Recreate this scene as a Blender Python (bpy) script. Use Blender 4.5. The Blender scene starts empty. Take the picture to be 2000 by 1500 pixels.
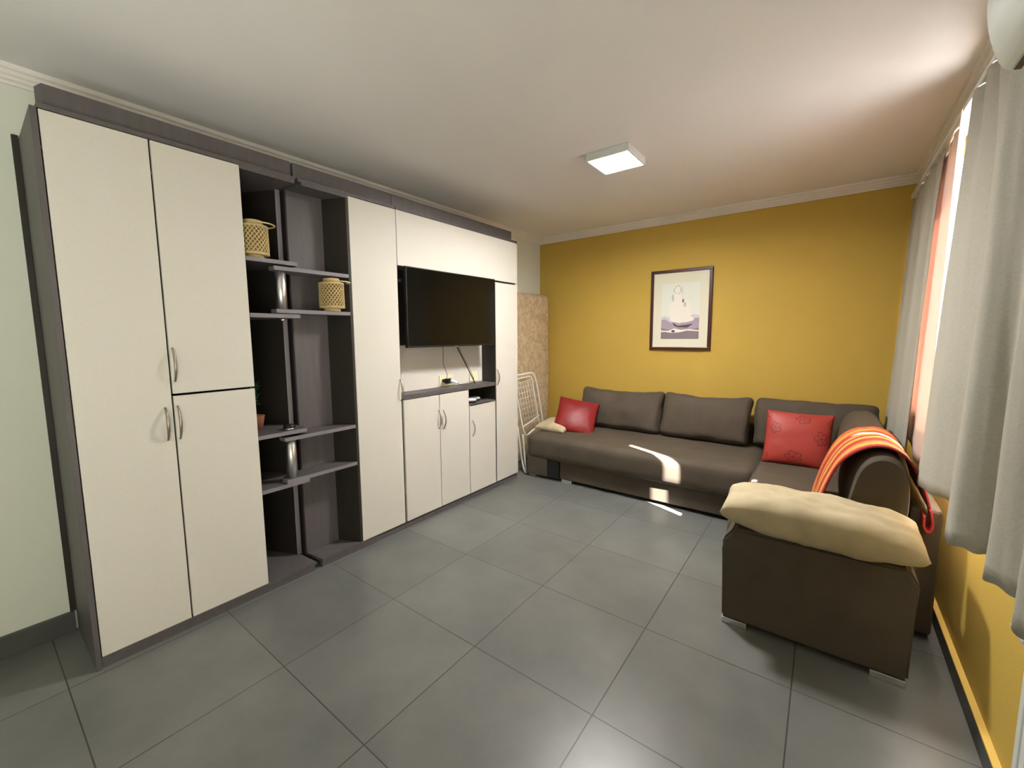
import bpy, bmesh, math, random
from mathutils import Vector, Matrix, noise

random.seed(7)
scene = bpy.context.scene
COL = scene.collection

# ------------------------------------------------------------------ camera
cam_d = bpy.data.cameras.new('camera')
cam = bpy.data.objects.new('camera', cam_d)
COL.objects.link(cam)
YAW, PITCH, ROLL = 0.6597, 0.1059, -0.0085
F_PX, CX, CY = 820.37, 983.0, 742.4
cyaw, syaw = math.cos(YAW), math.sin(YAW)
fw = Vector((-syaw, cyaw, 0)); rt = Vector((cyaw, syaw, 0)); upv = Vector((0, 0, 1))
cp, sp = math.cos(PITCH), math.sin(PITCH)
f2 = fw * cp - upv * sp; u2 = upv * cp + fw * sp
cr, sr = math.cos(ROLL), math.sin(ROLL)
r3 = rt * cr + u2 * sr; u3 = u2 * cr - rt * sr
M = Matrix((r3, u3, -f2)).transposed().to_4x4()
M.translation = Vector((0, 0, 1.4552))
cam.matrix_world = M
cam_d.sensor_width = 36.0
cam_d.lens = 36.0 * F_PX / 2000.0
cam_d.shift_x = (1000.0 - CX) / 2000.0
cam_d.shift_y = (CY - 750.0) / 2000.0
cam_d.clip_start = 0.02
scene.camera = cam

# ------------------------------------------------------------------ world, sun, exposure
scene.view_settings.view_transform = 'Standard'
scene.view_settings.look = 'None'
scene.view_settings.gamma = 1
scene.view_settings.use_curve_mapping = False
scene.view_settings.exposure = 0.9
w = bpy.data.worlds.new('world'); scene.world = w; w.use_nodes = True
bg = w.node_tree.nodes['Background']
bg.inputs[0].default_value = (0.88, 0.93, 1.0, 1)
bg.inputs[1].default_value = 7.0

def light(name, kind, energy, color, loc, direction, **kw):
    d = bpy.data.lights.new(name, kind); d.energy = energy; d.color = color
    for k, v in kw.items(): setattr(d, k, v)
    o = bpy.data.objects.new(name, d); COL.objects.link(o); o.location = loc
    o.rotation_euler = Vector(direction).to_track_quat('-Z', 'Y').to_euler()
    return o
ELEV = math.radians(39.5)
light('sun', 'SUN', 90.0, (1.0, 0.95, 0.96), (4, 1, 4),
      (-0.912 * math.cos(ELEV), 0.41 * math.cos(ELEV), -math.sin(ELEV)), angle=0.009)
# added side light for left wall and ceiling, in the unseen balcony door
light('added_side_light', 'AREA', 36.0, (1.0, 0.99, 0.87), (0.60, -0.85, 1.15), (-1, 0, 1.05),
      shape='RECTANGLE', size=1.9, size_y=2.0)
# daylight of the curtained window: soft light in the gap between curtain and glass
light('window_daylight', 'AREA', 70.0, (1.0, 0.97, 1.0), (0.60, 2.9, 1.66), (-1, 0, 0),
      shape='RECTANGLE', size=2.6, size_y=1.3)

# ------------------------------------------------------------------ materials
MATS = {}
def s2l(c):
    c = c / 255.0
    return c / 12.92 if c <= 0.04045 else ((c + 0.055) / 1.055) ** 2.4
def rgb(r, g, b): return (s2l(r), s2l(g), s2l(b), 1)

def mat(name, color, rough=0.6, metal=0.0, noise_scale=0, noise_amt=0.0, bump=0.0, bump_scale=200, spec=0.5,
        sheen=0.0, emit=None, strength=0, coat=0.0, stretch=None):
    m = bpy.data.materials.new(name); m.use_nodes = True
    nt = m.node_tree; b = nt.nodes['Principled BSDF']
    b.inputs['Base Color'].default_value = color
    b.inputs['Roughness'].default_value = rough
    b.inputs['Metallic'].default_value = metal
    b.inputs['Specular IOR Level'].default_value = spec
    b.inputs['Coat Weight'].default_value = coat
    if sheen:
        b.inputs['Sheen Weight'].default_value = sheen
        b.inputs['Sheen Roughness'].default_value = 0.4
        b.inputs['Sheen Tint'].default_value = tuple(min(1, c * 2.5 + .25) for c in color[:3]) + (1,)
    if emit:
        b.inputs['Emission Color'].default_value = emit; b.inputs['Emission Strength'].default_value = strength
    tc = nt.nodes.new('ShaderNodeTexCoord'); src = tc.outputs['Object']
    if stretch:
        mp = nt.nodes.new('ShaderNodeMapping'); mp.inputs['Scale'].default_value = stretch
        nt.links.new(src, mp.inputs['Vector']); src = mp.outputs['Vector']
    if noise_scale:
        n = nt.nodes.new('ShaderNodeTexNoise'); n.inputs['Scale'].default_value = noise_scale
        n.inputs['Detail'].default_value = 5
        nt.links.new(src, n.inputs['Vector'])
        r = nt.nodes.new('ShaderNodeValToRGB')
        r.color_ramp.elements[0].position = 0.3; r.color_ramp.elements[1].position = 0.7
        r.color_ramp.elements[0].color = tuple(c * (1 - noise_amt) for c in color[:3]) + (1,)
        r.color_ramp.elements[1].color = tuple(min(1, c * (1 + noise_amt)) for c in color[:3]) + (1,)
        nt.links.new(n.outputs['Fac'], r.inputs['Fac']); nt.links.new(r.outputs['Color'], b.inputs['Base Color'])
    if bump:
        n2 = nt.nodes.new('ShaderNodeTexNoise'); n2.inputs['Scale'].default_value = bump_scale
        nt.links.new(src, n2.inputs['Vector'])
        bp = nt.nodes.new('ShaderNodeBump'); bp.inputs['Strength'].default_value = bump
        bp.inputs['Distance'].default_value = 0.002
        nt.links.new(n2.outputs['Fac'], bp.inputs['Height']); nt.links.new(bp.outputs['Normal'], b.inputs['Normal'])
    MATS[name] = m
    return m

m_ceiling = mat('ceiling_paint', (0.84, 0.82, 0.80, 1), 0.9, noise_scale=1.2, noise_amt=0.02, bump=0.2, bump_scale=60)
m_white_wall = mat('white_wall_paint', (0.70, 0.72, 0.62, 1), 0.9, noise_scale=2, noise_amt=0.02)
m_mustard = mat('mustard_wall_paint', (0.53, 0.355, 0.060, 1), 0.75, noise_scale=3, noise_amt=0.02, bump=0.25, bump_scale=90)
m_cornice = mat('cornice_plaster', (0.80, 0.76, 0.70, 1), 0.7)
m_door = mat('cream_laminate', (0.63, 0.60, 0.535, 1), 0.55, noise_scale=240, noise_amt=0.05, bump=0.12, bump_scale=400)
m_grey = mat('grey_wood_laminate', (0.098, 0.086, 0.087, 1), 0.5, noise_scale=30, noise_amt=0.12, bump=0.1, stretch=(1, 1, 0.08))
m_edge_highlight = mat('light_grey_edge_highlight', (0.20, 0.185, 0.20, 1), 0.45)  # highlight on the lit board edges, painted paler than the laminate
m_edge = mat('dark_edge_band', (0.020, 0.012, 0.014, 1), 0.6)
m_brown = mat('brown_laminate_with_shade', (0.021, 0.016, 0.012, 1), 0.6, noise_scale=30, noise_amt=0.15, stretch=(1, 1, 0.08))  # interior panels carry their shade in this colour; the filler strip is brown
m_steel = mat('brushed_nickel', (0.40, 0.36, 0.31, 1), 0.35, 1.0)
m_alu = mat('satin_aluminium', (0.72, 0.72, 0.73, 1), 0.32, 1.0)
m_black = mat('black_plastic', (0.006, 0.006, 0.006, 1), 0.4)
m_screen = mat('dark_glossy_screen', (0.004, 0.0035, 0.003, 1), 0.12, spec=0.35)
m_sofa = mat('taupe_velour', (0.070, 0.052, 0.034, 1), 0.8, noise_scale=7, noise_amt=0.14, bump=0.3, bump_scale=500, sheen=0.15)
m_beige = mat('beige_suede', (0.44, 0.36, 0.225, 1), 0.75, noise_scale=7, noise_amt=0.14, bump=0.25, bump_scale=300, sheen=0.2)
m_red = mat('red_satin', (0.23, 0.011, 0.013, 1), 0.45, noise_scale=14, noise_amt=0.15, bump=0.2, bump_scale=120, spec=0.35)
m_curtain = mat('grey_beige_curtain_cloth', (0.44, 0.42, 0.355, 1), 0.9, noise_scale=120, noise_amt=0.06, bump=0.2, bump_scale=300)
m_ac = mat('white_plastic', (0.66, 0.69, 0.63, 1), 0.4)
m_white = mat('white_enamel', (0.80, 0.82, 0.80, 1), 0.35)
m_gadget = mat('white_gadget_plastic', (0.85, 0.87, 0.92, 1), 0.3)
m_cream_socket = mat('cream_socket_plastic', (0.80, 0.74, 0.48, 1), 0.4)
m_bamboo = mat('bamboo', (0.60, 0.46, 0.22, 1), 0.6, noise_scale=30, noise_amt=0.1)
m_bamboo_in = mat('inner_cane_lining', (0.20, 0.13, 0.05, 1), 0.8)
m_leaf = mat('leaf_green', (0.02, 0.11, 0.035, 1), 0.5, noise_scale=20, noise_amt=0.3)
m_pot = mat('terracotta_pot', (0.30, 0.12, 0.06, 1), 0.8)
m_frame = mat('mahogany_frame', (0.055, 0.008, 0.006, 1), 0.35, noise_scale=30, noise_amt=0.2)
m_mat = mat('cream_mount_board', (0.72, 0.69, 0.55, 1), 0.8)
m_base = mat('dark_grey_skirting_tile', (0.070, 0.072, 0.068, 1), 0.45, noise_scale=5, noise_amt=0.1)
m_ledge = mat('mustard_plaster_ledge', (0.60, 0.41, 0.09, 1), 0.8)
m_out = mat('pale_concrete', (0.60, 0.56, 0.52, 1), 0.9)
m_diff = mat('lamp_diffuser', (1, 1, 1, 1), 0.5, emit=(1.0, 0.975, 0.93, 1), strength=45)
m_rack = mat('white_coated_wire', (0.74, 0.74, 0.68, 1), 0.4)

def floor_material():
    m = bpy.data.materials.new('grey_porcelain_tiles'); m.use_nodes = True
    nt = m.node_tree; b = nt.nodes['Principled BSDF']; L = nt.links.new
    tc = nt.nodes.new('ShaderNodeTexCoord'); mp = nt.nodes.new('ShaderNodeMapping')
    mp.vector_type = 'TEXTURE'
    mp.inputs['Location'].default_value = (-1.2396, 1.3611, 0); mp.inputs['Rotation'].default_value = (0, 0, 0.0062)
    L(tc.outputs['Object'], mp.inputs['Vector'])
    br = nt.nodes.new('ShaderNodeTexBrick'); br.offset = 0.0; br.squash = 1.0
    br.inputs['Scale'].default_value = 1.0; br.inputs['Brick Width'].default_value = 0.6
    br.inputs['Row Height'].default_value = 0.6; br.inputs['Mortar Size'].default_value = 0.0026
    br.inputs['Mortar Smooth'].default_value = 0.2
    br.inputs['Color1'].default_value = (0.93, 0.93, 0.93, 1); br.inputs['Color2'].default_value = (1.07, 1.07, 1.07, 1)
    br.inputs['Mortar'].default_value = (1, 1, 1, 1)
    L(mp.outputs['Vector'], br.inputs['Vector'])
    n = nt.nodes.new('ShaderNodeTexNoise'); n.inputs['Scale'].default_value = 2.2; n.inputs['Detail'].default_value = 7
    n.inputs['Roughness'].default_value = 0.6
    L(mp.outputs['Vector'], n.inputs['Vector'])
    r = nt.nodes.new('ShaderNodeValToRGB')
    r.color_ramp.elements[0].position = 0.30; r.color_ramp.elements[1].position = 0.72
    r.color_ramp.elements[0].color = (0.110, 0.114, 0.109, 1); r.color_ramp.elements[1].color = (0.172, 0.174, 0.166, 1)
    L(n.outputs['Fac'], r.inputs['Fac'])
    mx = nt.nodes.new('ShaderNodeMix'); mx.data_type = 'RGBA'; mx.blend_type = 'MULTIPLY'; mx.inputs[0].default_value = 1
    L(r.outputs['Color'], mx.inputs[6]); L(br.outputs['Color'], mx.inputs[7])
    mg = nt.nodes.new('ShaderNodeMix'); mg.data_type = 'RGBA'
    mg.inputs[7].default_value = (0.045, 0.046, 0.042, 1)
    L(br.outputs['Fac'], mg.inputs[0]); L(mx.outputs[2], mg.inputs[6])
    L(mg.outputs[2], b.inputs['Base Color'])
    mr = nt.nodes.new('ShaderNodeMapRange'); mr.inputs['To Min'].default_value = 0.24; mr.inputs['To Max'].default_value = 0.38
    L(n.outputs['Fac'], mr.inputs['Value']); L(mr.outputs['Result'], b.inputs['Roughness'])
    inv = nt.nodes.new('ShaderNodeMath'); inv.operation = 'SUBTRACT'; inv.inputs[0].default_value = 1
    L(br.outputs['Fac'], inv.inputs[1])
    bp = nt.nodes.new('ShaderNodeBump'); bp.inputs['Strength'].default_value = 0.5; bp.inputs['Distance'].default_value = 0.002
    L(inv.outputs[0], bp.inputs['Height']); L(bp.outputs['Normal'], b.inputs['Normal'])
    return m
m_floor = floor_material()

def stripe_material():
    m = bpy.data.materials.new('striped_woven_throw'); m.use_nodes = True
    nt = m.node_tree; b = nt.nodes['Principled BSDF']; L = nt.links.new
    b.inputs['Roughness'].default_value = 0.9
    tc = nt.nodes.new('ShaderNodeTexCoord'); sx = nt.nodes.new('ShaderNodeSeparateXYZ')
    L(tc.outputs['UV'], sx.inputs[0])
    n = nt.nodes.new('ShaderNodeTexNoise'); n.inputs['Scale'].default_value = 90
    L(tc.outputs['Object'], n.inputs['Vector'])
    ad = nt.nodes.new('ShaderNodeMath'); ad.operation = 'MULTIPLY_ADD'; ad.inputs[1].default_value = 0.07
    ct = nt.nodes.new('ShaderNodeMath'); ct.operation = 'SUBTRACT'; ct.inputs[1].default_value = 0.5
    L(n.outputs['Fac'], ct.inputs[0]); L(ct.outputs[0], ad.inputs[0]); L(sx.outputs['X'], ad.inputs[2])
    r = nt.nodes.new('ShaderNodeValToRGB'); r.color_ramp.interpolation = 'LINEAR'
    red = (0.42, 0.03, 0.02, 1); org = (0.62, 0.20, 0.04, 1); yel = (0.66, 0.38, 0.07, 1); dred = (0.25, 0.012, 0.015, 1)
    stops = [(0, dred), (.05, red), (.07, red), (.10, yel), (.24, org), (.27, red), (.37, red), (.40, yel), (.45, yel), (.48, dred),
             (.52, red), (.56, yel), (.60, org), (.64, red), (.72, red), (.75, org), (.86, yel), (.89, red), (.93, org), (1, red)]
    els = r.color_ramp.elements
    els[0].position, els[0].color = stops[0]; els[1].position, els[1].color = stops[-1]
    for p, c in stops[1:-1]:
        e = els.new(p); e.color = c
    L(ad.outputs[0], r.inputs['Fac']); L(r.outputs['Color'], b.inputs['Base Color'])
    bp = nt.nodes.new('ShaderNodeBump'); bp.inputs['Strength'].default_value = 0.5; bp.inputs['Distance'].default_value = 0.003
    L(n.outputs['Fac'], bp.inputs['Height']); L(bp.outputs['Normal'], b.inputs['Normal'])
    return m
m_throw = stripe_material()

def brocade_material():
    m = bpy.data.materials.new('beige_brocade'); m.use_nodes = True
    nt = m.node_tree; b = nt.nodes['Principled BSDF']; L = nt.links.new
    b.inputs['Roughness'].default_value = 0.7
    tc = nt.nodes.new('ShaderNodeTexCoord')
    n = nt.nodes.new('ShaderNodeTexNoise'); n.inputs['Scale'].default_value = 13; n.inputs['Detail'].default_value = 3
    n.inputs['Distortion'].default_value = 1.2
    L(tc.outputs['Object'], n.inputs['Vector'])
    r = nt.nodes.new('ShaderNodeValToRGB')
    r.color_ramp.elements[0].position = 0.42; r.color_ramp.elements[1].position = 0.58
    r.color_ramp.elements[0].color = (0.43, 0.325, 0.20, 1); r.color_ramp.elements[1].color = (0.56, 0.44, 0.285, 1)
    L(n.outputs['Fac'], r.inputs['Fac']); L(r.outputs['Color'], b.inputs['Base Color'])
    bp = nt.nodes.new('ShaderNodeBump'); bp.inputs['Strength'].default_value = 0.3; bp.inputs['Distance'].default_value = 0.004
    L(n.outputs['Fac'], bp.inputs['Height']); L(bp.outputs['Normal'], b.inputs['Normal'])
    return m
m_brocade = brocade_material()

def sheer_material():
    m = bpy.data.materials.new('white_sheer_cloth'); m.use_nodes = True
    nt = m.node_tree; L = nt.links.new
    for n in list(nt.nodes): nt.nodes.remove(n)
    out = nt.nodes.new('ShaderNodeOutputMaterial'); d = nt.nodes.new('ShaderNodeBsdfDiffuse'); t = nt.nodes.new('ShaderNodeBsdfTranslucent')
    d.inputs[0].default_value = (0.74, 0.60, 0.52, 1); t.inputs[0].default_value = (0.72, 0.50, 0.42, 1)
    mx = nt.nodes.new('ShaderNodeMixShader'); mx.inputs[0].default_value = 0.13
    L(d.outputs[0], mx.inputs[1]); L(t.outputs[0], mx.inputs[2]); L(mx.outputs[0], out.inputs[0])
    return m
m_sheer = sheer_material()

def glass_material():
    m = bpy.data.materials.new('window_glass'); m.use_nodes = True
    nt = m.node_tree; L = nt.links.new
    for n in list(nt.nodes): nt.nodes.remove(n)
    out = nt.nodes.new('ShaderNodeOutputMaterial'); g = nt.nodes.new('ShaderNodeBsdfGlossy'); t = nt.nodes.new('ShaderNodeBsdfTransparent')
    g.inputs['Roughness'].default_value = 0.02; t.inputs[0].default_value = (0.95, 0.97, 0.96, 1)
    fr = nt.nodes.new('ShaderNodeFresnel'); fr.inputs[0].default_value = 1.3
    mx = nt.nodes.new('ShaderNodeMixShader')
    L(fr.outputs[0], mx.inputs[0]); L(t.outputs[0], mx.inputs[1]); L(g.outputs[0], mx.inputs[2]); L(mx.outputs[0], out.inputs[0])
    return m
m_glass = glass_material()

def embroidered_red():
    """red satin with ring-petalled flowers in darker thread, laid out in the cushion's own UVs"""
    m = bpy.data.materials.new('red_satin_with_flower_embroidery'); m.use_nodes = True
    nt = m.node_tree; b = nt.nodes['Principled BSDF']; L = nt.links.new
    b.inputs['Roughness'].default_value = 0.5; b.inputs['Specular IOR Level'].default_value = 0.35
    uv = nt.nodes.new('ShaderNodeTexCoord'); sx = nt.nodes.new('ShaderNodeSeparateXYZ')
    nz = nt.nodes.new('ShaderNodeTexNoise'); nz.inputs['Scale'].default_value = 9
    L(uv.outputs['UV'], nz.inputs['Vector'])
    dist = nt.nodes.new('ShaderNodeVectorMath'); dist.operation = 'MULTIPLY_ADD'
    dist.inputs[1].default_value = (0.03, 0.03, 0); L(nz.outputs['Color'], dist.inputs[0]); L(uv.outputs['UV'], dist.inputs[2])
    L(dist.outputs[0], sx.inputs[0])
    def math_(op, a, c=None, v=None):
        n = nt.nodes.new('ShaderNodeMath'); n.operation = op
        for i, q in enumerate((a, c, v)):
            if q is None: continue
            if isinstance(q, (int, float)): n.inputs[i].default_value = q
            else: L(q, n.inputs[i])
        return n.outputs[0]
    total = None
    for (cx, cy, sc) in ((0.56, 0.80, .8), (0.22, 0.62, .8), (0.80, 0.52, .9), (0.48, 0.20, .9), (0.06, 0.86, .8), (0.97, 0.78, .8), (0.05, 0.15, .8)):
        dx = math_('SUBTRACT', sx.outputs['X'], cx + .015); dy = math_('SUBTRACT', sx.outputs['Y'], cy + .015)
        rr = math_('SQRT', math_('ADD', math_('MULTIPLY', dx, dx), math_('MULTIPLY', dy, dy)))
        an = math_('ARCTAN2', dy, dx)
        pet = math_('MULTIPLY_ADD', math_('ABSOLUTE', math_('SINE', math_('MULTIPLY', an, 2.5))), 0.035 * sc, 0.075 * sc)
        ring = math_('LESS_THAN', math_('ABSOLUTE', math_('SUBTRACT', rr, pet)), 0.009)
        pet2 = math_('MULTIPLY_ADD', math_('ABSOLUTE', math_('COSINE', math_('MULTIPLY', an, 2.5))), 0.02 * sc, 0.045 * sc)
        ring2 = math_('LESS_THAN', math_('ABSOLUTE', math_('SUBTRACT', rr, pet2)), 0.006)
        core = math_('LESS_THAN', rr, 0.024 * sc)
        f = math_('MAXIMUM', math_('MAXIMUM', ring, core), ring2)
        total = f if total is None else math_('MAXIMUM', total, f)
    mx = nt.nodes.new('ShaderNodeMix'); mx.data_type = 'RGBA'
    mx.inputs[6].default_value = (0.33, 0.036, 0.026, 1); mx.inputs[7].default_value = (0.13, 0.010, 0.010, 1)
    L(math_('MULTIPLY', total, 0.75), mx.inputs[0]); L(mx.outputs[2], b.inputs['Base Color'])
    return m
m_red_flower = embroidered_red()

# ------------------------------------------------------------------ helpers
def tag(o, label=None, cat=None, group=None, kind=None):
    if label: o['label'] = label
    if cat: o['category'] = cat
    if group: o['group'] = group
    if kind: o['kind'] = kind
    return o

def empty(name, loc, label, cat, group=None):
    o = bpy.data.objects.new(name, None); COL.objects.link(o); o.location = loc
    o.empty_display_size = 0.05
    return tag(o, label, cat, group)

def obj(name, bm, m, parent=None, smooth=False, label=None):
    """world-space bmesh -> one mesh object (origin at its own centre)"""
    me = bpy.data.meshes.new(name)
    bmesh.ops.recalc_face_normals(bm, faces=bm.faces[:]) if not getattr(bm, 'keepn', False) else None
    bm.to_mesh(me); bm.free()
    vs = [v.co for v in me.vertices]
    c = Vector([(min(v[i] for v in vs) + max(v[i] for v in vs)) / 2 for i in range(3)])
    me.transform(Matrix.Translation(-c))
    for mm in (m if isinstance(m, (list, tuple)) else [m]): me.materials.append(mm)
    if smooth:
        for p in me.polygons: p.use_smooth = True
    o = bpy.data.objects.new(name, me); COL.objects.link(o)
    if parent:
        o.parent = parent
        base = Vector(parent.location); q = parent.parent
        while q: base += Vector(q.location); q = q.parent
        o.location = c - base
    else:
        o.location = c
    if label: o['label'] = label
    return o

def nb(): return bmesh.new()

def add_box(bm, x0, x1, y0, y1, z0, z1, bevel=0.0, mi=0, seg=2):
    r = bmesh.ops.create_cube(bm, size=1.0)
    vs = r['verts']
    for v in vs:
        v.co = Vector((x0 + (v.co.x + .5) * (x1 - x0), y0 + (v.co.y + .5) * (y1 - y0), z0 + (v.co.z + .5) * (z1 - z0)))
    fs = set(f for v in vs for f in v.link_faces)
    for f in fs: f.material_index = mi
    if bevel:
        es = list(set(e for v in vs for e in v.link_edges))
        bmesh.ops.bevel(bm, geom=es, offset=bevel, segments=seg, affect='EDGES', profile=0.5)

def box(name, x0, x1, y0, y1, z0, z1, m, parent=None, bevel=0.0015, label=None):
    bm = nb(); add_box(bm, min(x0, x1), max(x0, x1), min(y0, y1), max(y0, y1), min(z0, z1), max(z0, z1), bevel)
    return obj(name, bm, m, parent, label=label)

def add_prism(bm, pts, z0, z1, mi=0):
    a = [bm.verts.new((p[0], p[1], z0)) for p in pts]; b = [bm.verts.new((p[0], p[1], z1)) for p in pts]
    n = len(pts)
    fs = [bm.faces.new(a[::-1]), bm.faces.new(b)]
    for i in range(n): fs.append(bm.faces.new((a[i], a[(i + 1) % n], b[(i + 1) % n], b[i])))
    for f in fs: f.material_index = mi

def prism(name, pts, z0, z1, m, parent=None, label=None):
    bm = nb(); add_prism(bm, pts, z0, z1)
    if isinstance(m, list):      # second material = painted edge highlight round the board
        for f in bm.faces:
            if len(f.verts) == 4 and abs(f.normal.z) < .5 or (f.calc_center_median().z - z0) * (z1 - f.calc_center_median().z) > 1e-9: f.material_index = 1
    return obj(name, bm, m, parent, label=label)

def catmull(pts, n=8):
    pts = [Vector(p) for p in pts]; out = []
    P = [pts[0] * 2 - pts[1]] + pts + [pts[-1] * 2 - pts[-2]]
    for i in range(1, len(P) - 2):
        for k in range(n):
            t = k / n; a, b, c, d = P[i - 1], P[i], P[i + 1], P[i + 2]
            out.append(0.5 * ((2 * b) + (c - a) * t + (2 * a - 5 * b + 4 * c - d) * t * t + (-a + 3 * b - 3 * c + d) * t ** 3))
    out.append(pts[-1]); return out

def add_tube(bm, path, r, seg=8, cap=True, closed=False, radii=None):
    path = [Vector(p) for p in path]; n = len(path); rings = []
    prev = None
    for i, p in enumerate(path):
        if closed: t = path[(i + 1) % n] - path[i - 1]
        else: t = path[min(i + 1, n - 1)] - path[max(i - 1, 0)]
        t.normalize()
        if prev is None:
            a = Vector((0, 0, 1)) if abs(t.z) < .9 else Vector((1, 0, 0))
            u = t.cross(a).normalized()
        else:
            u = (prev - t * prev.dot(t)).normalized()
        prev = u; v = t.cross(u)
        rr = radii[i] if radii else r
        rings.append([bm.verts.new(p + (u * math.cos(2 * math.pi * k / seg) + v * math.sin(2 * math.pi * k / seg)) * rr) for k in range(seg)])
    m_ = n if closed else n - 1
    for i in range(m_):
        A, B = rings[i], rings[(i + 1) % n]
        for k in range(seg):
            f = bm.faces.new((A[k], A[(k + 1) % seg], B[(k + 1) % seg], B[k])); f.smooth = True
    if cap and not closed:
        bm.faces.new(rings[0][::-1]); bm.faces.new(rings[-1])

def tube(name, path, r, m, parent=None, seg=8, label=None, closed=False):
    bm = nb(); add_tube(bm, path, r, seg, closed=closed); return obj(name, bm, m, parent, label=label)

def add_lathe(bm, prof, cx, cy, seg=40, smooth=True):
    rings = []
    for (r, z) in prof:
        rings.append([bm.verts.new((cx + r * math.cos(2 * math.pi * k / seg), cy + r * math.sin(2 * math.pi * k / seg), z)) for k in range(seg)])
    for i in range(len(rings) - 1):
        for k in range(seg):
            f = bm.faces.new((rings[i][k], rings[i][(k + 1) % seg], rings[i + 1][(k + 1) % seg], rings[i + 1][k])); f.smooth = smooth
    bm.faces.new(rings[0][::-1]); bm.faces.new(rings[-1])

def subcube(bm, n=(10, 10, 6)):
    """unit cube surface [-1,1]^3 subdivided; returns verts"""
    vs = {}
    def V(x, y, z):
        k = (round(x, 5), round(y, 5), round(z, 5))
        if k not in vs: vs[k] = bm.verts.new((x, y, z))
        return vs[k]
    nx, ny, nz = n
    def face(fn, a, b):
        for i in range(a):
            for j in range(b):
                u0, u1, v0, v1 = -1 + 2 * i / a, -1 + 2 * (i + 1) / a, -1 + 2 * j / b, -1 + 2 * (j + 1) / b
                f = bm.faces.new([fn(u0, v0), fn(u1, v0), fn(u1, v1), fn(u0, v1)]); f.smooth = True
    for s in (-1, 1):
        face(lambda u, v: V(u, v, s), nx, ny)
        face(lambda u, v: V(u, s, v), nx, nz)
        face(lambda u, v: V(s, u, v), ny, nz)
    return list(vs.values())

def soft_box(name, size, r, bulge, mtx, m, parent=None, n=(22, 16, 10), wrinkle=0.004, wscale=4.0, bulge_side=0.0, label=None, deform=None, seed=0):
    """upholstered block: rounded box with a crowned top and slight wrinkles, placed by mtx"""
    bm = nb(); vs = subcube(bm, n); hx, hy, hz = size[0] / 2, size[1] / 2, size[2] / 2
    def warp(t):   # put more vertices near the edges
        return math.copysign(1 - (1 - abs(t)) ** 1.5, t)
    for v in vs:
        u = Vector((warp(v.co.x), warp(v.co.y), warp(v.co.z)))
        p = Vector((u.x * hx, u.y * hy, u.z * hz))
        c = Vector((max(-hx + r, min(hx - r, p.x)), max(-hy + r, min(hy - r, p.y)), max(-hz + r, min(hz - r, p.z))))
        d = p - c
        q = c + (d.normalized() * r if d.length > 1e-6 else Vector())
        if d.length <= 1e-6: q = p
        # faces strictly inside keep the plane, edges are rounded
        fx, fy, fz = 1 - u.x * u.x, 1 - u.y * u.y, 1 - u.z * u.z
        q.z += bulge * fx ** .6 * fy ** .6 * (u.z if u.z > 0 else 0.25 * u.z)
        q.x += bulge_side * fy ** .6 * fz ** .6 * u.x
        q.y += bulge_side * fx ** .6 * fz ** .6 * u.y
        if deform: q = deform(q, u)
        w_ = noise.noise((q + Vector((seed * 3.1, seed, 0))) * wscale) + 0.5 * noise.noise((q + Vector((seed, 7, 0))) * wscale * 2.3)
        q += (q - Vector((0, 0, 0))).normalized() * wrinkle * w_
        v.co = mtx @ q
    return obj(name, bm, m, parent, smooth=True, label=label)

def frame_mtx(center, xa, ya):
    xa = Vector(xa).normalized(); ya = Vector(ya); ya = (ya - xa * ya.dot(xa)).normalized(); za = xa.cross(ya)
    R = Matrix((xa, ya, za)).transposed().to_4x4(); R.translation = Vector(center); return R

def pillow_bm(w_, h_, t_, mtx, n=26, pinch=0.06, wrinkle=0.006, seed=0, power=0.5):
    bm = nb(); uvl = bm.loops.layers.uv.new('UVMap')
    grid = {}
    for s in (1, -1):
        for i in range(n + 1):
            for j in range(n + 1):
                if s < 0 and (i in (0, n) or j in (0, n)): grid[(s, i, j)] = grid[(1, i, j)]; continue
                u, v = -1 + 2 * i / n, -1 + 2 * j / n
                u = math.sin(u * math.pi / 2) * .5 + u * .5; v = math.sin(v * math.pi / 2) * .5 + v * .5
                px = u * w_ / 2 * (1 - pinch * (1 - v * v) * abs(u) ** 2)
                py = v * h_ / 2 * (1 - pinch * (1 - u * u) * abs(v) ** 2)
                th = ((1 - abs(u) ** 2.6) * (1 - abs(v) ** 2.6)) ** power
                z = s * t_ / 2 * th
                wr = noise.noise(Vector((px * 9 + seed, py * 9, s * 2.0))) + .6 * noise.noise(Vector((px * 22, py * 22 + seed, s)))
                z += wrinkle * wr * min(1, th * 1.5) * s
                grid[(s, i, j)] = bm.verts.new(mtx @ Vector((px, py, z)))
    for s in (1, -1):
        for i in range(n):
            for j in range(n):
                q = [(i, j), (i + 1, j), (i + 1, j + 1), (i, j + 1)]
                if s < 0: q = q[::-1]
                try: f = bm.faces.new([grid[(s, a, b)] for a, b in q])
                except ValueError: continue
                f.smooth = True
                for lp, (a, b) in zip(f.loops, q): lp[uvl].uv = (a / n, b / n)
    return bm

def handle(cy, z0, z1, xf, parent, bow=0.026, side=0):
    zc = (z0 + z1) / 2; h = (z1 - z0) / 2
    pts = []
    for k in range(13):
        t = -1 + 2 * k / 12
        pts.append((xf + 0.004 + bow * (1 - t * t), cy + side * 0.010 * (1 - t * t), zc + h * t))
    bm = nb(); add_tube(bm, pts, 0.005, 8, radii=[0.0035 + 0.003 * (1 - (-1 + 2 * k / 12) ** 2) for k in range(13)])
    for z in (z0, z1): add_tube(bm, [(xf, cy, z), (xf + 0.007, cy, z)], 0.0045, 8)
    return obj('handle', bm, m_steel, parent, label='curved nickel bow handle')

def struct(o):
    o['kind'] = 'structure'; return o

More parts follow.
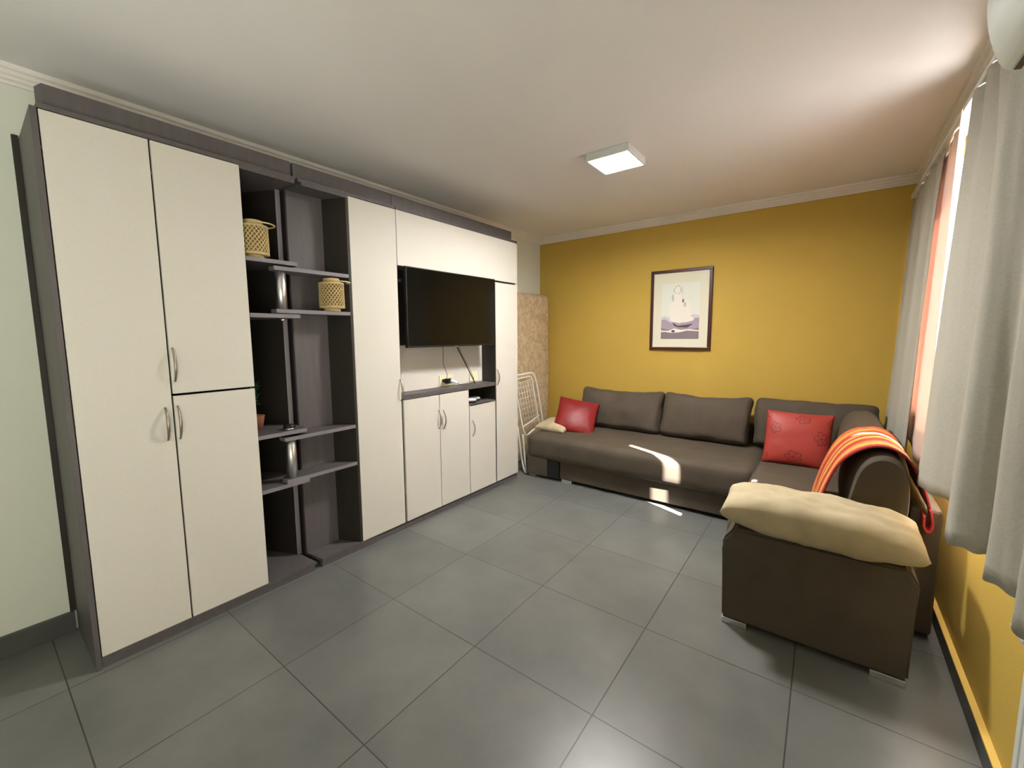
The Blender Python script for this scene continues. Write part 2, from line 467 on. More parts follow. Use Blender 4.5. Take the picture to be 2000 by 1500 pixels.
# ------------------------------------------------------------------ room shell
XL, XR, YB, YF, ZC = -2.93, 0.51, 4.55, -3.2, 2.64
struct(box('floor', XL - .3, XR + .3, YF - .2, YB + .2, -0.12, 0, m_floor, bevel=0))
bpy.data.objects['floor'].data.transform(Matrix.Translation(bpy.data.objects['floor'].location))
bpy.data.objects['floor'].location = (0, 0, 0)
struct(box('ceiling', XL - .3, XR + .3, YF - .2, YB + .2, ZC, ZC + .15, m_ceiling, bevel=0))
struct(box('wall_left', XL - .2, XL, YF - .2, YB + .2, 0, ZC, m_white_wall, bevel=0))
struct(box('wall_back', XL, XR, YB, YB + .2, 0, ZC, m_mustard, bevel=0))
struct(box('wall_front', XL, XR, YF - .2, YF, 0, ZC, m_white_wall, bevel=0))
# right wall with the window opening
WY0, WY1, WZ0, WZ1, WT = 1.60, 4.30, 0.96, 2.38, 0.24
bm = nb()
add_box(bm, XR, XR + WT, YF - .2, -1.8, 0, ZC); add_box(bm, XR, XR + WT, 0.1, WY0, 0, ZC); add_box(bm, XR, XR + WT, -1.8, 0.1, 2.2, ZC); add_box(bm, XR, XR + WT, -1.8, 0.1, 0, .04); add_box(bm, XR, XR + WT, WY1, YB + .2, 0, ZC)
add_box(bm, XR, XR + WT, WY0, WY1, 0, WZ0); add_box(bm, XR, XR + WT, WY0, WY1, WZ1, ZC)
struct(obj('wall_right', bm, m_mustard))
# window: frame, three sashes with panes
bm = nb()
fx0, fx1 = XR + 0.12, XR + 0.18
for (a, b, c, d) in ((WY0, WY1, WZ0, WZ0 + .05), (WY0, WY1, WZ1 - .05, WZ1), (WY0, WY0 + .05, WZ0, WZ1), (WY1 - .03, WY1, WZ0, WZ1),
                     (2.34, 2.40, WZ0, WZ1), (3.35, 3.41, WZ0, WZ1)):
    add_box(bm, fx0, fx1, a, b, c, d, 0.004)
win = struct(obj('window_1', bm, m_white))
for (a, b) in ((WY0 + .05, 2.34), (2.40, 3.35), (3.41, WY1 - .03)):
    box('pane', fx0 + .025, fx0 + .031, a, b, WZ0 + .05, WZ1 - .05, m_glass, win, bevel=0)
for (a, b, c, d) in ((WY0, WY0 + .004, WZ0, WZ1), (WY1 - .004, WY1, WZ0, WZ1), (WY0, WY1, WZ1 - .004, WZ1)):
    box('reveal', XR, fx0, a, b, c, d, m_white, win, bevel=0)
    box('reveal', fx1, XR + WT, a, b, c, d, m_white, win, bevel=0)
box('window_sill', XR - 0.012, XR + .12, WY0, WY1, WZ0 - .025, WZ0 + .003, m_white, win, bevel=0.003)
# unseen glazed balcony door beside the camera, added to carry the side light
bm = nb()
for (a, b, c, d) in ((-1.8, .1, .04, .12), (-1.8, .1, 2.12, 2.2), (-1.8, -1.72, .12, 2.12), (.02, .1, .12, 2.12), (-.89, -.81, .12, 2.12)):
    add_box(bm, XR + .14, XR + .19, a, b, c, d, .004)
dr = struct(obj('added_door_1', bm, m_white))
for (a, b) in ((-1.72, -.89), (-.81, .02)): box('pane', XR + .16, XR + .166, a, b, .12, 2.12, m_glass, dr, bevel=0)
# outside: balcony slab and its side parapet in the sun
struct(box('floor_balcony', XR + WT, XR + WT + 1.5, 0.2, 5.6, 0.0, 0.12, m_out, bevel=0))
struct(box('wall_balcony', XR + WT, XR + WT + 1.5, 5.6, 5.8, 0.0, 2.6, m_out, bevel=0))
struct(box('wall_sun_blocker', 1.20, 1.30, -4.6, 1.75, 0.0, 3.3, m_out, bevel=0))  # unseen wall, added to keep the sun off the side opening

def cornice(name, axis, wall, sgn, a0, a1):
    """stepped plaster cornice; profile given as (out from wall, z)"""
    prof = [(0, 2.572), (0.012, 2.572), (0.018, 2.582), (0.030, 2.588), (0.034, 2.598), (0.046, 2.604), (0.052, 2.616),
            (0.064, 2.622), (0.070, 2.640), (0, 2.640)]
    bm = nb(); A = []; B = []
    for (d, z) in prof:
        if axis == 'y': A.append(bm.verts.new((wall + sgn * d, a0, z))); B.append(bm.verts.new((wall + sgn * d, a1, z)))
        else: A.append(bm.verts.new((a0, wall + sgn * d, z))); B.append(bm.verts.new((a1, wall + sgn * d, z)))
    n = len(prof)
    for i in range(n): bm.faces.new((A[i], A[(i + 1) % n], B[(i + 1) % n], B[i]))
    bm.faces.new(A[::-1]); bm.faces.new(B)
    return struct(obj(name, bm, m_cornice))
cornice('trim_1', 'y', XL, 1, YF, YB)
cornice('trim_2', 'x', YB, -1, XL, XR)
cornice('trim_3', 'y', XR, -1, YF, YB)
struct(box('baseboard_left', XL, XL + .022, YF, 0.235, 0, 0.10, m_base, bevel=0.002))
bm = nb(); add_box(bm, XL, XL + .022, 3.42, YB, 0, 0.10, .002)
struct(obj('baseboard_left', bm, m_base))
struct(box('baseboard_right', XR - .022, XR, .1, YB, 0, 0.073, m_base, bevel=0.001))
struct(box('trim_4', XR - .022, XR, .1, YB, 0.073, 0.080, m_ledge, bevel=0.001))
struct(box('baseboard_back', XL + .022, XR - .022, YB - .02, YB, 0, 0.08, m_base, bevel=0.002))

# ------------------------------------------------------------------ ceiling lamps
def ceiling_lamp(x0, x1, y0, y1, label):
    t = empty('ceiling_lamp', ((x0 + x1) / 2, (y0 + y1) / 2, ZC), label, 'lamp')
    bm = nb(); z0 = ZC - .048
    add_box(bm, x0, x1, y0, y0 + .012, z0, ZC, .002); add_box(bm, x0, x1, y1 - .012, y1, z0, ZC, .002)
    add_box(bm, x0, x0 + .012, y0 + .012, y1 - .012, z0, ZC, .002); add_box(bm, x1 - .012, x1, y0 + .012, y1 - .012, z0, ZC, .002)
    obj('housing', bm, m_white, t)
    box('diffuser', x0 + .012, x1 - .012, y0 + .012, y1 - .012, z0 - .0005, z0 + .02, m_diff, t, bevel=0.001)
    light('lamp_light', 'AREA', 30.0, (1.0, 0.975, 0.93), ((x0 + x1) / 2, (y0 + y1) / 2, z0 - .003), (0, 0, -1), shape='SQUARE', size=x1 - x0 - .03, spread=math.radians(168))
ceiling_lamp(-1.345, -1.055, 2.645, 2.945, 'square white ceiling lamp glowing on the ceiling in front of the mustard wall')

# ------------------------------------------------------------------ cabinet wall
XF = -2.46      # door faces
XBK = -2.922    # backs
ZT = 2.345
def door(y0, y1, z0, z1, parent, label):
    bm = nb(); add_box(bm, XF - .018, XF, y0 + .0018, y1 - .0018, z0 + .0018, z1 - .0018, .001)
    return obj('door', bm, m_door, parent, label=label)

# --- tall wardrobe with open shelf column on its right
wd = empty('wardrobe', (-2.69, 0.75, 0), 'tall cream wardrobe with open shelves at the left end of the cabinet wall', 'wardrobe')
box('side_panel', XBK, XF, 0.243, 0.262, 0, ZT, m_grey, wd)
box('side_panel', XBK, XF - .02, 0.948, 0.966, 0.055, ZT - .02, m_brown, wd)
box('top_panel', XBK, XF, 0.262, 1.0, ZT - .002, ZT + .018, m_grey, wd)
prism('top_panel', [(XBK, 0.966), (XF, 0.966), (XF, 1.250), (-2.62, 1.236), (-2.67, 1.226), (XBK, 1.09)], ZT - .02, ZT - .002, m_grey, wd)
prism('bottom_panel', [(XBK, 0.262), (XF, 0.262), (XF, 1.250), (-2.62, 1.236), (-2.67, 1.226), (XBK, 1.09)], 0.038, 0.057, m_grey, wd)
box('back_panel', XBK - .004, XBK + .008, 0.262, 1.09, 0.057, ZT - .02, m_brown, wd, bevel=0)
box('plinth', -2.50, XF - .008, 0.262, 1.243, 0.0, 0.038, m_grey, wd)
prism('crown_board', [(-2.56, 0.272), (-2.505, 0.287), (-2.505, 1.252), (-2.56, 1.252)], ZT + .018, 2.455, m_grey, wd)
prism('top_panel', [(XBK, 1.0), (XF, 1.0), (XF, 1.252), (-2.62, 1.24), (XBK, 1.24)], ZT - .002, ZT + .018, m_grey, wd)
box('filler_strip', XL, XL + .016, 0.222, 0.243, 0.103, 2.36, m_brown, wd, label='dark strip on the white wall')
prism('divider_panel', [(-2.640, 1.222), (-2.640, 1.246), (-2.655, 1.248), (XBK, 1.115), (XBK, 1.092), (-2.657, 1.224)], 0.057, ZT - .02, m_brown, wd)
prism('divider_edge', [(-2.6385, 1.2185), (-2.6385, 1.246), (-2.6400, 1.246), (-2.6400, 1.2185)], 0.057, ZT - .02, m_edge_highlight, wd, label='grey front edge of the divider')
d1 = door(0.264, 0.598, 0.052, ZT - .004, wd, 'full-height left door'); handle(0.568, 0.975, 1.128, XF, d1)
d2 = door(0.602, 0.966, 1.190, ZT - .004, wd, 'upper right door'); handle(0.616, 1.252, 1.408, XF, d2)
d3 = door(0.602, 0.966, 0.052, 1.182, wd, 'lower right door'); handle(0.616, 0.973, 1.130, XF, d3)
LSH = [1.885, 1.587, 0.912, 0.600]
for z in LSH:
    prism('shelf', [(XBK + .01, 0.967), (XF, 0.967), (XF, 1.238), (-2.50, 1.243), (-2.630, 1.240), (-2.638, 1.217), (-2.66, 1.217), (XBK + .01, 1.083)], z - .022, z, [m_grey, m_edge_highlight], wd)

# --- shelf column with tall door
sc = empty('shelf_cabinet', (-2.69, 1.62, 0), 'grey shelf cabinet with one tall cream door between wardrobe and television unit', 'cabinet')
prism('side_panel', [(-2.612, 1.492), (XF - .001, 1.567), (XF - .001, 1.583), (XBK, 1.583), (XBK, 1.565), (-2.60, 1.565), (-2.64, 1.51)], 0.057, ZT - .02, m_brown, sc)
prism('back_panel', [(-2.612, 1.258), (-2.612, 1.50), (-2.630, 1.50), (-2.630, 1.258)], 0.057, ZT - .02, m_grey, sc)
prism('side_panel', [(-2.606, 1.2585), (-2.606, 1.2655), (-2.636, 1.2655), (XBK, 1.28), (XBK, 1.262), (-2.66, 1.2555)], 0.057, ZT - .02, m_edge, sc)
box('side_panel', XBK, XF - .02, 1.940, 1.952, 0.057, ZT - .02, m_brown, sc)
for nm, z0, z1 in (('bottom_panel', 0.038, 0.057), ('top_panel', ZT - .02, ZT - .002)):
    prism(nm, [(-2.636, 1.2675), (XF, 1.289), (XF, 1.567), (XF - .03, 1.95), (XBK, 1.95), (XBK, 1.282)], z0, z1, m_grey, sc)
box('top_panel', XBK, XF, 1.269, 1.952, ZT - .002, ZT + .018, m_grey, sc)
box('plinth', -2.50, XF - .008, 1.289, 1.952, 0, 0.038, m_grey, sc)
box('crown_board', -2.56, -2.505, 1.266, 1.956, ZT + .018, 2.455, m_grey, sc)
d4 = door(1.584, 1.953, 0.052, ZT - .004, sc, 'full-height door'); handle(1.945, 0.987, 1.139, XF, d4)
RSH = [1.852, 1.614, 0.874, 0.622]
for i, z in enumerate(RSH):
    prism('shelf', [(-2.53, 1.107), (XF, 1.107), (XF, 1.566), (-2.608, 1.489), (-2.608, 1.268), (-2.60, 1.262), (-2.60, 1.20)], z - .022, z, [m_grey, m_edge_highlight], sc)
def column(z0, z1):
    bm = nb(); add_lathe(bm, [(0.026, z0), (0.030, z0 + .002), (0.030, z1 - .002), (0.026, z1)], -2.507, 1.158, 32); return obj('support_tube', bm, m_alu, sc, label='satin aluminium tube')
column(1.614, 1.830); column(0.622, 0.852)
bm = nb(); add_lathe(bm, [(.012, 1.550), (.014, 1.552), (.014, 1.565)], -2.507, 1.158, 20); obj('bolt', bm, m_alu, sc)
bm = nb(); add_lathe(bm, [(.030, .9125), (.031, .922), (.026, .924)], -2.507, 1.158, 28); cap_ = obj('tube_cap', bm, m_alu, sc)
bm = nb(); add_lathe(bm, [(.033, .924), (.034, .936), (.028, .940)], -2.507, 1.158, 28); obj('cap_top', bm, m_black, cap_, label='black cap')

# --- television unit
tu = empty('television_unit', (-2.69, 2.68, 0), 'cream low cupboards and bridging top panel around the wall television, grey niche shelf', 'cabinet')
box('plinth', -2.50, XF - .008, 1.956, 3.40, 0, 0.038, m_grey, tu)
box('bottom_panel', XBK, XF - .02, 1.956, 3.405, 0.038, 0.056, m_grey, tu)
box('crown_board', -2.56, -2.505, 1.958, 3.375, ZT + .018, 2.455, m_grey, tu)
box('top_panel', XBK, XF, 1.956, 3.408, ZT - .002, ZT + .018, m_grey, tu)
box('side_panel', XBK, XF - .019, 1.954, 1.969, 0.056, ZT - .002, m_brown, tu)
box('side_panel', XBK, XF, 3.044, 3.060, 0.056, 1.955, m_brown, tu)
box('side_panel', XBK, XF - .019, 3.392, 3.408, 0.056, ZT - .002, m_door, tu)
box('back_panel', -2.635, -2.617, 1.969, 3.044, 1.020, 1.958, m_door, tu)
box('tv_shadow_panel', -2.617, -2.612, 1.970, 3.043, 1.385, 1.957, m_brown, tu, bevel=0)  # dark sheet stands in for the television's shadow on the niche back
box('upper_panel', XF - .018, XF, 1.957, 3.405, 1.960, ZT - .004, m_door, tu, bevel=.001)
box('niche_ceiling', -2.617, XF - .019, 1.969, 3.044, 1.958, 1.972, m_grey, tu)
box('shelf', -2.617, XF + .002, 1.969, 3.044, 0.990, 1.022, m_grey, tu)
box('shelf', -2.88, XF, 2.695, 3.044, 0.838, 0.856, m_grey, tu)
box('partition', -2.88, XF - .019, 2.676, 2.692, 0.056, 0.990, m_brown, tu)
d5 = door(1.970, 2.330, 0.052, 0.986, tu, None); handle(2.317, 0.710, 0.857, XF, d5)
d6 = door(2.333, 2.680, 0.052, 0.986, tu, None); handle(2.369, 0.700, 0.850, XF, d6)
d7 = door(2.684, 3.054, 0.052, 0.850, tu, None); handle(2.722, 0.570, 0.706, XF, d7)
d8 = door(3.062, 3.408, 0.052, 1.945, tu, 'tall right door'); handle(3.078, 0.992, 1.136, XF, d8)

# ------------------------------------------------------------------ television
tv = empty('television', (-2.41, 2.5, 1.37), 'large black flat television hanging in front of the niche of the cream wall unit', 'television')
A = Vector((-2.422, 1.998, 0)); B = Vector((-2.400, 2.990, 0)); dv = (B - A).normalized(); nv = Vector((dv.y, -dv.x, 0))
Z0, Z1 = 1.370, 1.956
def slab(bm, u0, u1, z0, z1, d0, d1, bev=.002):
    b2 = nb(); add_box(b2, u0, u1, d0, d1, z0, z1, bev)
    for v in b2.verts:
        v.co = A + dv * v.co.x + nv * v.co.y + Vector((0, 0, v.co.z))
    me = bpy.data.meshes.new('t'); b2.to_mesh(me); b2.free(); bm.from_mesh(me); bpy.data.meshes.remove(me)
LN = (B - A).length
bm = nb(); slab(bm, 0, LN, Z0, Z1, -.034, -.002, .003); slab(bm, .15, LN - .15, Z0 + .08, Z1 - .1, -.06, -.030, .01); obj('casing', bm, m_black, tv)
bm = nb(); slab(bm, .007, LN - .007, Z0 + .014, Z1 - .007, -.004, -.0012, .0005); obj('screen', bm, m_screen, tv)
bm = nb(); slab(bm, LN / 2 - .018, LN / 2 + .018, Z0 - .004, Z0 + .003, -.012, -.001, .001); obj('logo_bar', bm, m_alu, tv, label='small silver bar under the screen')
bm = nb(); add_box(bm, -2.6118, -2.600, 2.30, 2.52, 1.55, 1.80, .002); add_box(bm, -2.60, -2.465, 2.38, 2.41, 1.66, 1.70, .003); obj('wall_mount', bm, m_black, tv)

# sockets, plug, cables
for (y0, y1, z0, lab) in ((2.475, 2.635, 1.030, 'cream double socket plate behind the plug under the television'), (2.855, 2.965, 1.035, 'cream blank wall plate, the right one under the television')):
    t = empty('wall_socket', (-2.617, (y0 + y1) / 2, z0), lab, 'socket')
    box('plate', -2.6168, -2.606, y0, y1, z0, z0 + .088, m_cream_socket, t, bevel=.003)
    if y0 < 2.6:
        for c in (y0 + .04, y1 - .04):
            bm = nb(); add_tube(bm, [(-2.606, c, z0 + .044), (-2.602, c, z0 + .044)], .021, 20); obj('outlet', bm, m_cream_socket, t)
pl = empty('plug_adapter', (-2.60, 2.56, 1.07), 'black plug adapter with a white plug pushed into the left socket', 'plug')
bm = nb(); add_tube(bm, [(-2.602, 2.515, 1.074), (-2.575, 2.515, 1.074)], .015, 16); add_box(bm, -2.60, -2.56, 2.525, 2.585, 1.048, 1.092, .006); obj('adapter', bm, m_black, pl)
bm = nb(); add_tube(bm, [(-2.56, 2.560, 1.075), (-2.545, 2.590, 1.062), (-2.530, 2.612, 1.052)], .014, 14, radii=[.016, .015, .009]); obj('white_plug', bm, m_gadget, pl, label='white plug')
tag(tube('power_cable', catmull([(-2.48, 2.40, 1.40), (-2.50, 2.42, 1.33), (-2.55, 2.47, 1.24), (-2.575, 2.50, 1.20), (-2.585, 2.545, 1.13), (-2.588, 2.540, 1.093)]), .0022, m_black), 'thin black cable hanging from the television down to the left socket', 'cable')
tag(tube('signal_cable', catmull([(-2.47, 2.53, 1.40), (-2.46, 2.58, 1.31), (-2.47, 2.68, 1.18), (-2.50, 2.79, 1.06), (-2.51, 2.82, 1.026)]), .0048, m_black), 'thick black cable slanting from the television to the niche shelf', 'cable')
tag(tube('thin_cable', catmull([(-2.528, 2.614, 1.051), (-2.51, 2.63, 1.032), (-2.50, 2.68, 1.0255), (-2.505, 2.74, 1.026), (-2.56, 2.86, 1.05), (-2.58, 2.86, 1.10), (-2.53, 2.76, 1.18), (-2.48, 2.62, 1.30), (-2.475, 2.56, 1.40)]), .0020, m_black), 'thin looping cable from the white plug along the niche shelf', 'cable')
# gadgets in the small niche
for (cx, cy, r0, lab) in ((-2.52, 2.775, .050, 'white oval gadget at the front of the small niche'), (-2.58, 2.885, .055, 'white oval gadget at the back of the small niche')):
    g = empty('router', (cx, cy, .856), lab, 'router', 'white gadgets in the small niche')
    bm = nb(); add_lathe(bm, [(r0 * .9, .8562), (r0, .862), (r0, .872), (r0 * .9, .877)], cx, cy, 28); obj('base', bm, m_black, g, label='black base')
    bm = nb(); add_lathe(bm, [(r0 * .92, .877), (r0 * .98, .884), (r0 * .8, .892), (r0 * .3, .896)], cx, cy, 28); obj('cover', bm, m_gadget, g)

# ------------------------------------------------------------------ bamboo lanterns
def lantern(cx, cy, z, label, ang):
    t = empty('bamboo_lantern', (cx, cy, z), label, 'lantern', 'bamboo lanterns on the shelves')
    R0, H = 0.074, 0.205
    bm = nb(); add_lathe(bm, [(.046, z + .0005), (.050, z + .004), (.050, z + .018), (.046, z + .020)], cx, cy); obj('base', bm, m_bamboo, t)
    bm = nb(); add_lathe(bm, [(R0 - .006, z + .022), (R0 - .004, z + .03), (R0 - .004, z + H - .035), (R0 - .008, z + H - .026)], cx, cy); obj('lining', bm, m_bamboo_in, t)
    for (r_, za, zb) in ((R0 + .002, z + .019, z + .032), (R0 + .002, z + H - .040, z + H - .026)):
        bm = nb(); add_lathe(bm, [(r_ - .006, za), (r_, za + .003), (r_, zb - .003), (r_ - .006, zb)], cx, cy); obj('rim', bm, m_bamboo, t)
    bm = nb(); N = 22; z0, z1 = z + .028, z + H - .034
    for s in (1, -1):
        for k in range(N):
            pts = []
            for q in range(9):
                a = 2 * math.pi * k / N + s * 1.5 * q / 8; zz = z0 + (z1 - z0) * q / 8
                pts.append((cx + (R0 - .001) * math.cos(a), cy + (R0 - .001) * math.sin(a), zz))
            add_tube(bm, pts, .0031, 4, cap=False)
    obj('lattice', bm, m_bamboo, t)
    bm = nb(); add_lathe(bm, [(.052, z + H - .028), (.050, z + H - .02), (.050, z + H - .006), (.046, z + H), (.040, z + H), (.040, z + H - .02)], cx, cy); obj('neck', bm, m_bamboo, t)
    pts = []
    for q in range(13):
        a = ang - math.pi / 2 + math.pi * q / 12
        pts.append((cx + .112 * math.cos(a) if False else cx + (.052 + .062 * max(0, math.cos(a - ang))) * math.cos(a), cy + (.052 + .062 * max(0, math.cos(a - ang))) * math.sin(a), z + H - .024))
    tube('carry_handle', pts, .004, m_bamboo, t)
lantern(-2.535, 1.040, 1.885, 'bamboo lattice lantern on the highest shelf, partly behind the wardrobe door', math.radians(35))
lantern(-2.500, 1.466, 1.614, 'bamboo lattice lantern on the right-hand shelf below the aluminium tube top', math.radians(35))

# plant peeking out behind the wardrobe door
pt = empty('potted_plant', (-2.66, 1.035, .912), 'small green leafy plant mostly hidden behind the wardrobe door on the open shelf', 'plant')
bm = nb(); add_lathe(bm, [(.035, .9125), (.048, .99), (.050, .995), (.044, .995), (.040, .985)], -2.66, 1.035, 24); obj('pot', bm, m_pot, pt)
bm = nb(); add_tube(bm, catmull([(-2.66, 1.035, .985), (-2.655, 1.03, 1.08), (-2.645, 1.035, 1.19)]), .003, 6); obj('stem', bm, m_leaf, pt)
bm = nb()
for k in range(34):
    a = random.uniform(0, 2 * math.pi); e = random.uniform(-.2, 1.1); L_ = random.uniform(.03, .055)
    base = Vector((-2.65, 1.035, random.uniform(1.05, 1.20))); d_ = Vector((math.cos(a) * math.cos(e), math.sin(a) * math.cos(e), math.sin(e)))
    side = d_.cross(Vector((0, 0, 1))).normalized() * .007
    add_tube(bm, [base, base + d_ * L_ * .5], .001, 4)
    p0, p1, p2, p3 = base + d_ * L_ * .4, base + d_ * L_ * .7 + side, base + d_ * L_ * 1.0, base + d_ * L_ * .7 - side
    f = bm.faces.new([bm.verts.new(q) for q in (p0, p1, p2, p3)])
obj('leaves', bm, m_leaf, pt)

# ------------------------------------------------------------------ mattress and drying rack in the corner
def bend(q, u):
    q = q.copy(); q.x += 0.02 * math.sin(q.z * 2.2); q.y += .012 * math.sin(q.z * 3) * u.y; return q
mt = soft_box('mattress', (0.17, 0.99, 1.93), .055, 0, Matrix.Translation((-2.815, 3.965, 0.968)), m_brocade, n=(8, 16, 30), wrinkle=.012, wscale=3, bulge_side=.006)
tag(mt, 'beige brocade mattress standing upright in the corner behind the drying rack', 'mattress')

rk = empty('drying_rack', (-2.52, 3.62, 0), 'folded white wire clothes drying rack leaning against the brocade mattress', 'drying rack')
def RP(y, z): return Vector((-2.465 - 0.055 * z, y, z))
def rk_tube(name, pts, r, par=rk, cat_=True):
    return tube(name, catmull([RP(*p) for p in pts], 5) if cat_ else [RP(*p) for p in pts], r, m_rack, par)
rk_tube('outer_frame', [(3.44, 1.045), (3.60, 1.050), (3.75, 1.052), (3.80, 1.02), (3.84, .93), (3.90, .66), (3.93, .50)], .009)
rk_tube('outer_frame', [(3.44, 1.005), (3.62, 1.015), (3.72, 1.016), (3.755, .97), (3.79, .80), (3.84, .56), (3.86, .48)], .007)
w1 = rk_tube('wing', [(3.44, .92), (3.49, .72), (3.54, .50), (3.57, .425), (3.62, .40), (3.70, .425), (3.76, .44)], .009)
bm = nb()
for k in range(9):
    t_ = k / 8
    add_tube(bm, [RP(3.46 + t_ * .10, .96 - t_ * .44) + Vector((.004, 0, 0)), RP(3.74 + t_ * .11, .985 - t_ * .45) + Vector((.004, 0, 0))], .0022, 6)
for k in range(6):
    t_ = (k + .5) / 6
    add_tube(bm, [RP(3.46 + t_ * .28, .97), RP(3.56 + t_ * .29, .51)], .0022, 6)
obj('wires', bm, m_rack, w1)
rk_tube('cross_bar', [(3.55, .50), (3.86, .575)], .007, cat_=False)
rk_tube('leg', [(3.45, .52), (3.47, .35), (3.50, .15), (3.525, .045), (3.555, .012), (3.60, .012), (3.62, .03)], .009)
rk_tube('leg', [(3.535, .42), (3.545, .20), (3.56, .03)], .009)

# ------------------------------------------------------------------ picture
pc = empty('framed_picture', (-1.23, 4.55, 1.30), 'framed print with cream mount and thin dark red-brown wooden frame on the mustard wall', 'picture')
px0, px1, pz0, pz1 = -1.527, -0.930, 1.290, 2.108
bm = nb()
fwid = .030
for (a, b, c, d) in ((px0, px1, pz0, pz0 + fwid), (px0, px1, pz1 - fwid, pz1), (px0, px0 + fwid, pz0 + fwid, pz1 - fwid), (px1 - fwid, px1, pz0 + fwid, pz1 - fwid)):
    add_box(bm, a, b, YB - .028, YB - .001, c, d, .004)
obj('frame', bm, m_frame, pc)
box('mount', px0 + .028, px1 - .028, YB - .014, YB - .006, pz0 + .028, pz1 - .028, m_mat, pc, bevel=0)
# generic pale seascape: flat shapes in thin layers
ax0, ax1, az0, az1 = -1.412, -1.042, 1.405, 1.968
pm = [mat('print_' + n, rgb(*c), .8) for n, c in (('sky', (222, 224, 214)), ('lilac', (168, 152, 170)), ('grey', (132, 120, 126)), ('white', (232, 226, 214)),
      ('shade', (196, 194, 184)), ('dark', (88, 76, 84)), ('mist', (205, 196, 204)))]
bm = nb(); lay = [0]
def art(pts, mi):
    lay[0] += 1
    y = YB - .0142 - lay[0] * .00012
    f = bm.faces.new([bm.verts.new((ax0 + u * (ax1 - ax0), y, az0 + v * (az1 - az0))) for u, v in pts]); f.material_index = mi
def blob(u, v, a, b, mi, n=20, jit=.15, seed=1):
    rnd = random.Random(seed)
    art([(min(1, max(0, u + a * math.cos(2 * math.pi * k / n) * (1 + rnd.uniform(-jit, jit)))), min(1, max(0, v + b * math.sin(2 * math.pi * k / n) * (1 + rnd.uniform(-jit, jit))))) for k in range(n)], mi)
art([(0, 0), (1, 0), (1, 1), (0, 1)], 0)
art([(0, .0), (1, .0), (1, .42), (.85, .44), (.7, .38), (.5, .36), (.25, .37), (.1, .42), (0, .40)], 6)
art([(0, .0), (1, .0), (1, .38), (.85, .36), (.7, .30), (.5, .30), (.25, .30), (.1, .36), (0, .35)], 1)
art([(0, .0), (1, .0), (1, .20), (.8, .17), (.5, .19), (.2, .17), (0, .20)], 2)
blob(.5, .52, .30, .22, 3, seed=3, jit=.08); blob(.55, .36, .32, .065, 3, seed=4, jit=.05); blob(.42, .72, .16, .14, 3, seed=5); blob(.42, .88, .10, .08, 4, seed=6)
blob(.42, .88, .08, .065, 3, seed=8); blob(.30, .74, .035, .07, 4, seed=9); blob(.62, .62, .035, .05, 4, seed=10)
art([(.53, .95), (.545, .95), (.56, .68), (.545, .68)], 4); art([(.55, .70), (.60, .72), (.58, .65), (.555, .655)], 5)
art([(.30, .30), (.45, .24), (.60, .25), (.85, .27), (.70, .20), (.45, .21), (.35, .24)], 5)
art([(0, .155), (.2, .15), (.35, .19), (.55, .165), (.75, .175), (1, .155), (1, .135), (.7, .15), (.5, .12), (.3, .11), (.1, .13), (0, .125)], 3)
blob(.33, .14, .05, .022, 5, seed=11); art([(0, 0), (1, 0), (1, .12), (.5, .10), (0, .11)], 2)
obj('print', bm, pm, pc)

# ------------------------------------------------------------------ corner sofa
sf = empty('corner_sofa', (-1.0, 3.9, 0), 'large taupe velour corner sofa along the mustard wall and the window wall', 'sofa')
I = Matrix.Translation
def crown(q, u): return q
SFY = 3.50
# long part: base, drawer, seat
bm = nb()
add_box(bm, -2.42, -2.185, SFY + .01, 4.46, .028, .26, .012); add_box(bm, -2.19, -.34, SFY + .25, 4.46, .028, .235, .006)
obj('base', bm, m_sofa, sf)
box('drawer_front', -2.05, -.36, SFY + .045, SFY + .10, .030, .200, m_sofa, sf, bevel=.008)
box('recess_shade_block', -2.184, -2.051, SFY + .025, SFY + .24, .030, .200, m_black, sf, bevel=0)  # black filler paints the shade inside the open recess
soft_box('seat', (2.02, .96, .235), .045, .018, I((-1.41, 3.985, .318)), m_sofa, sf, n=(44, 24, 8), wrinkle=.007, wscale=2.5, bulge_side=.012)
# chaise part
box('base', -.385, .33, 2.50, 4.46, .030, .26, m_sofa, sf, bevel=.012)
soft_box('seat', (.74, 1.98, .215), .045, .015, I((-.020, 3.46, .348)), m_sofa, sf, n=(20, 40, 8), wrinkle=.006, wscale=2.5, bulge_side=.008, seed=3)
# backrest frames
box('backrest_frame', .345, .455, 2.67, 4.50, .030, .640, m_sofa, sf, bevel=.014)
box('backrest_frame', -2.10, .34, 4.46, 4.535, .030, .62, m_sofa, sf, bevel=.014)
# armrest block at the near end
def arm_def(q, u):
    q = q.copy()
    if u.z > .4: q.y += 0.0
    return q
bm = nb()
prof = [(-.355, .030), (.333, .030), (.338, .40), (.345, .44), (.310, .505), (-.320, .505), (-.366, .44), (-.366, .39)]
a_ = [bm.verts.new((x, 2.245, z)) for x, z in prof]; b_ = [bm.verts.new((x, 2.50, z)) for x, z in prof]
bm.faces.new(a_); bm.faces.new(b_[::-1])
for i in range(len(prof)): bm.faces.new((a_[i], a_[(i + 1) % len(prof)], b_[(i + 1) % len(prof)], b_[i]))
bmesh.ops.bevel(bm, geom=bm.edges[:], offset=.012, segments=3, affect='EDGES')
obj('armrest', bm, m_sofa, sf, smooth=False)
for (x0, x1, y0, y1) in ((-.355, -.245, 2.250, 2.32), (.215, .327, 2.250, 2.32), (.40, .452, 2.90, 2.98), (-2.41, -2.33, 3.54, 3.60), (-2.03, -1.92, 3.548, 3.60)):
    box('foot', x0, x1, y0, y1, 0, .030, m_alu, sf, bevel=.002, label='low silver metal foot')

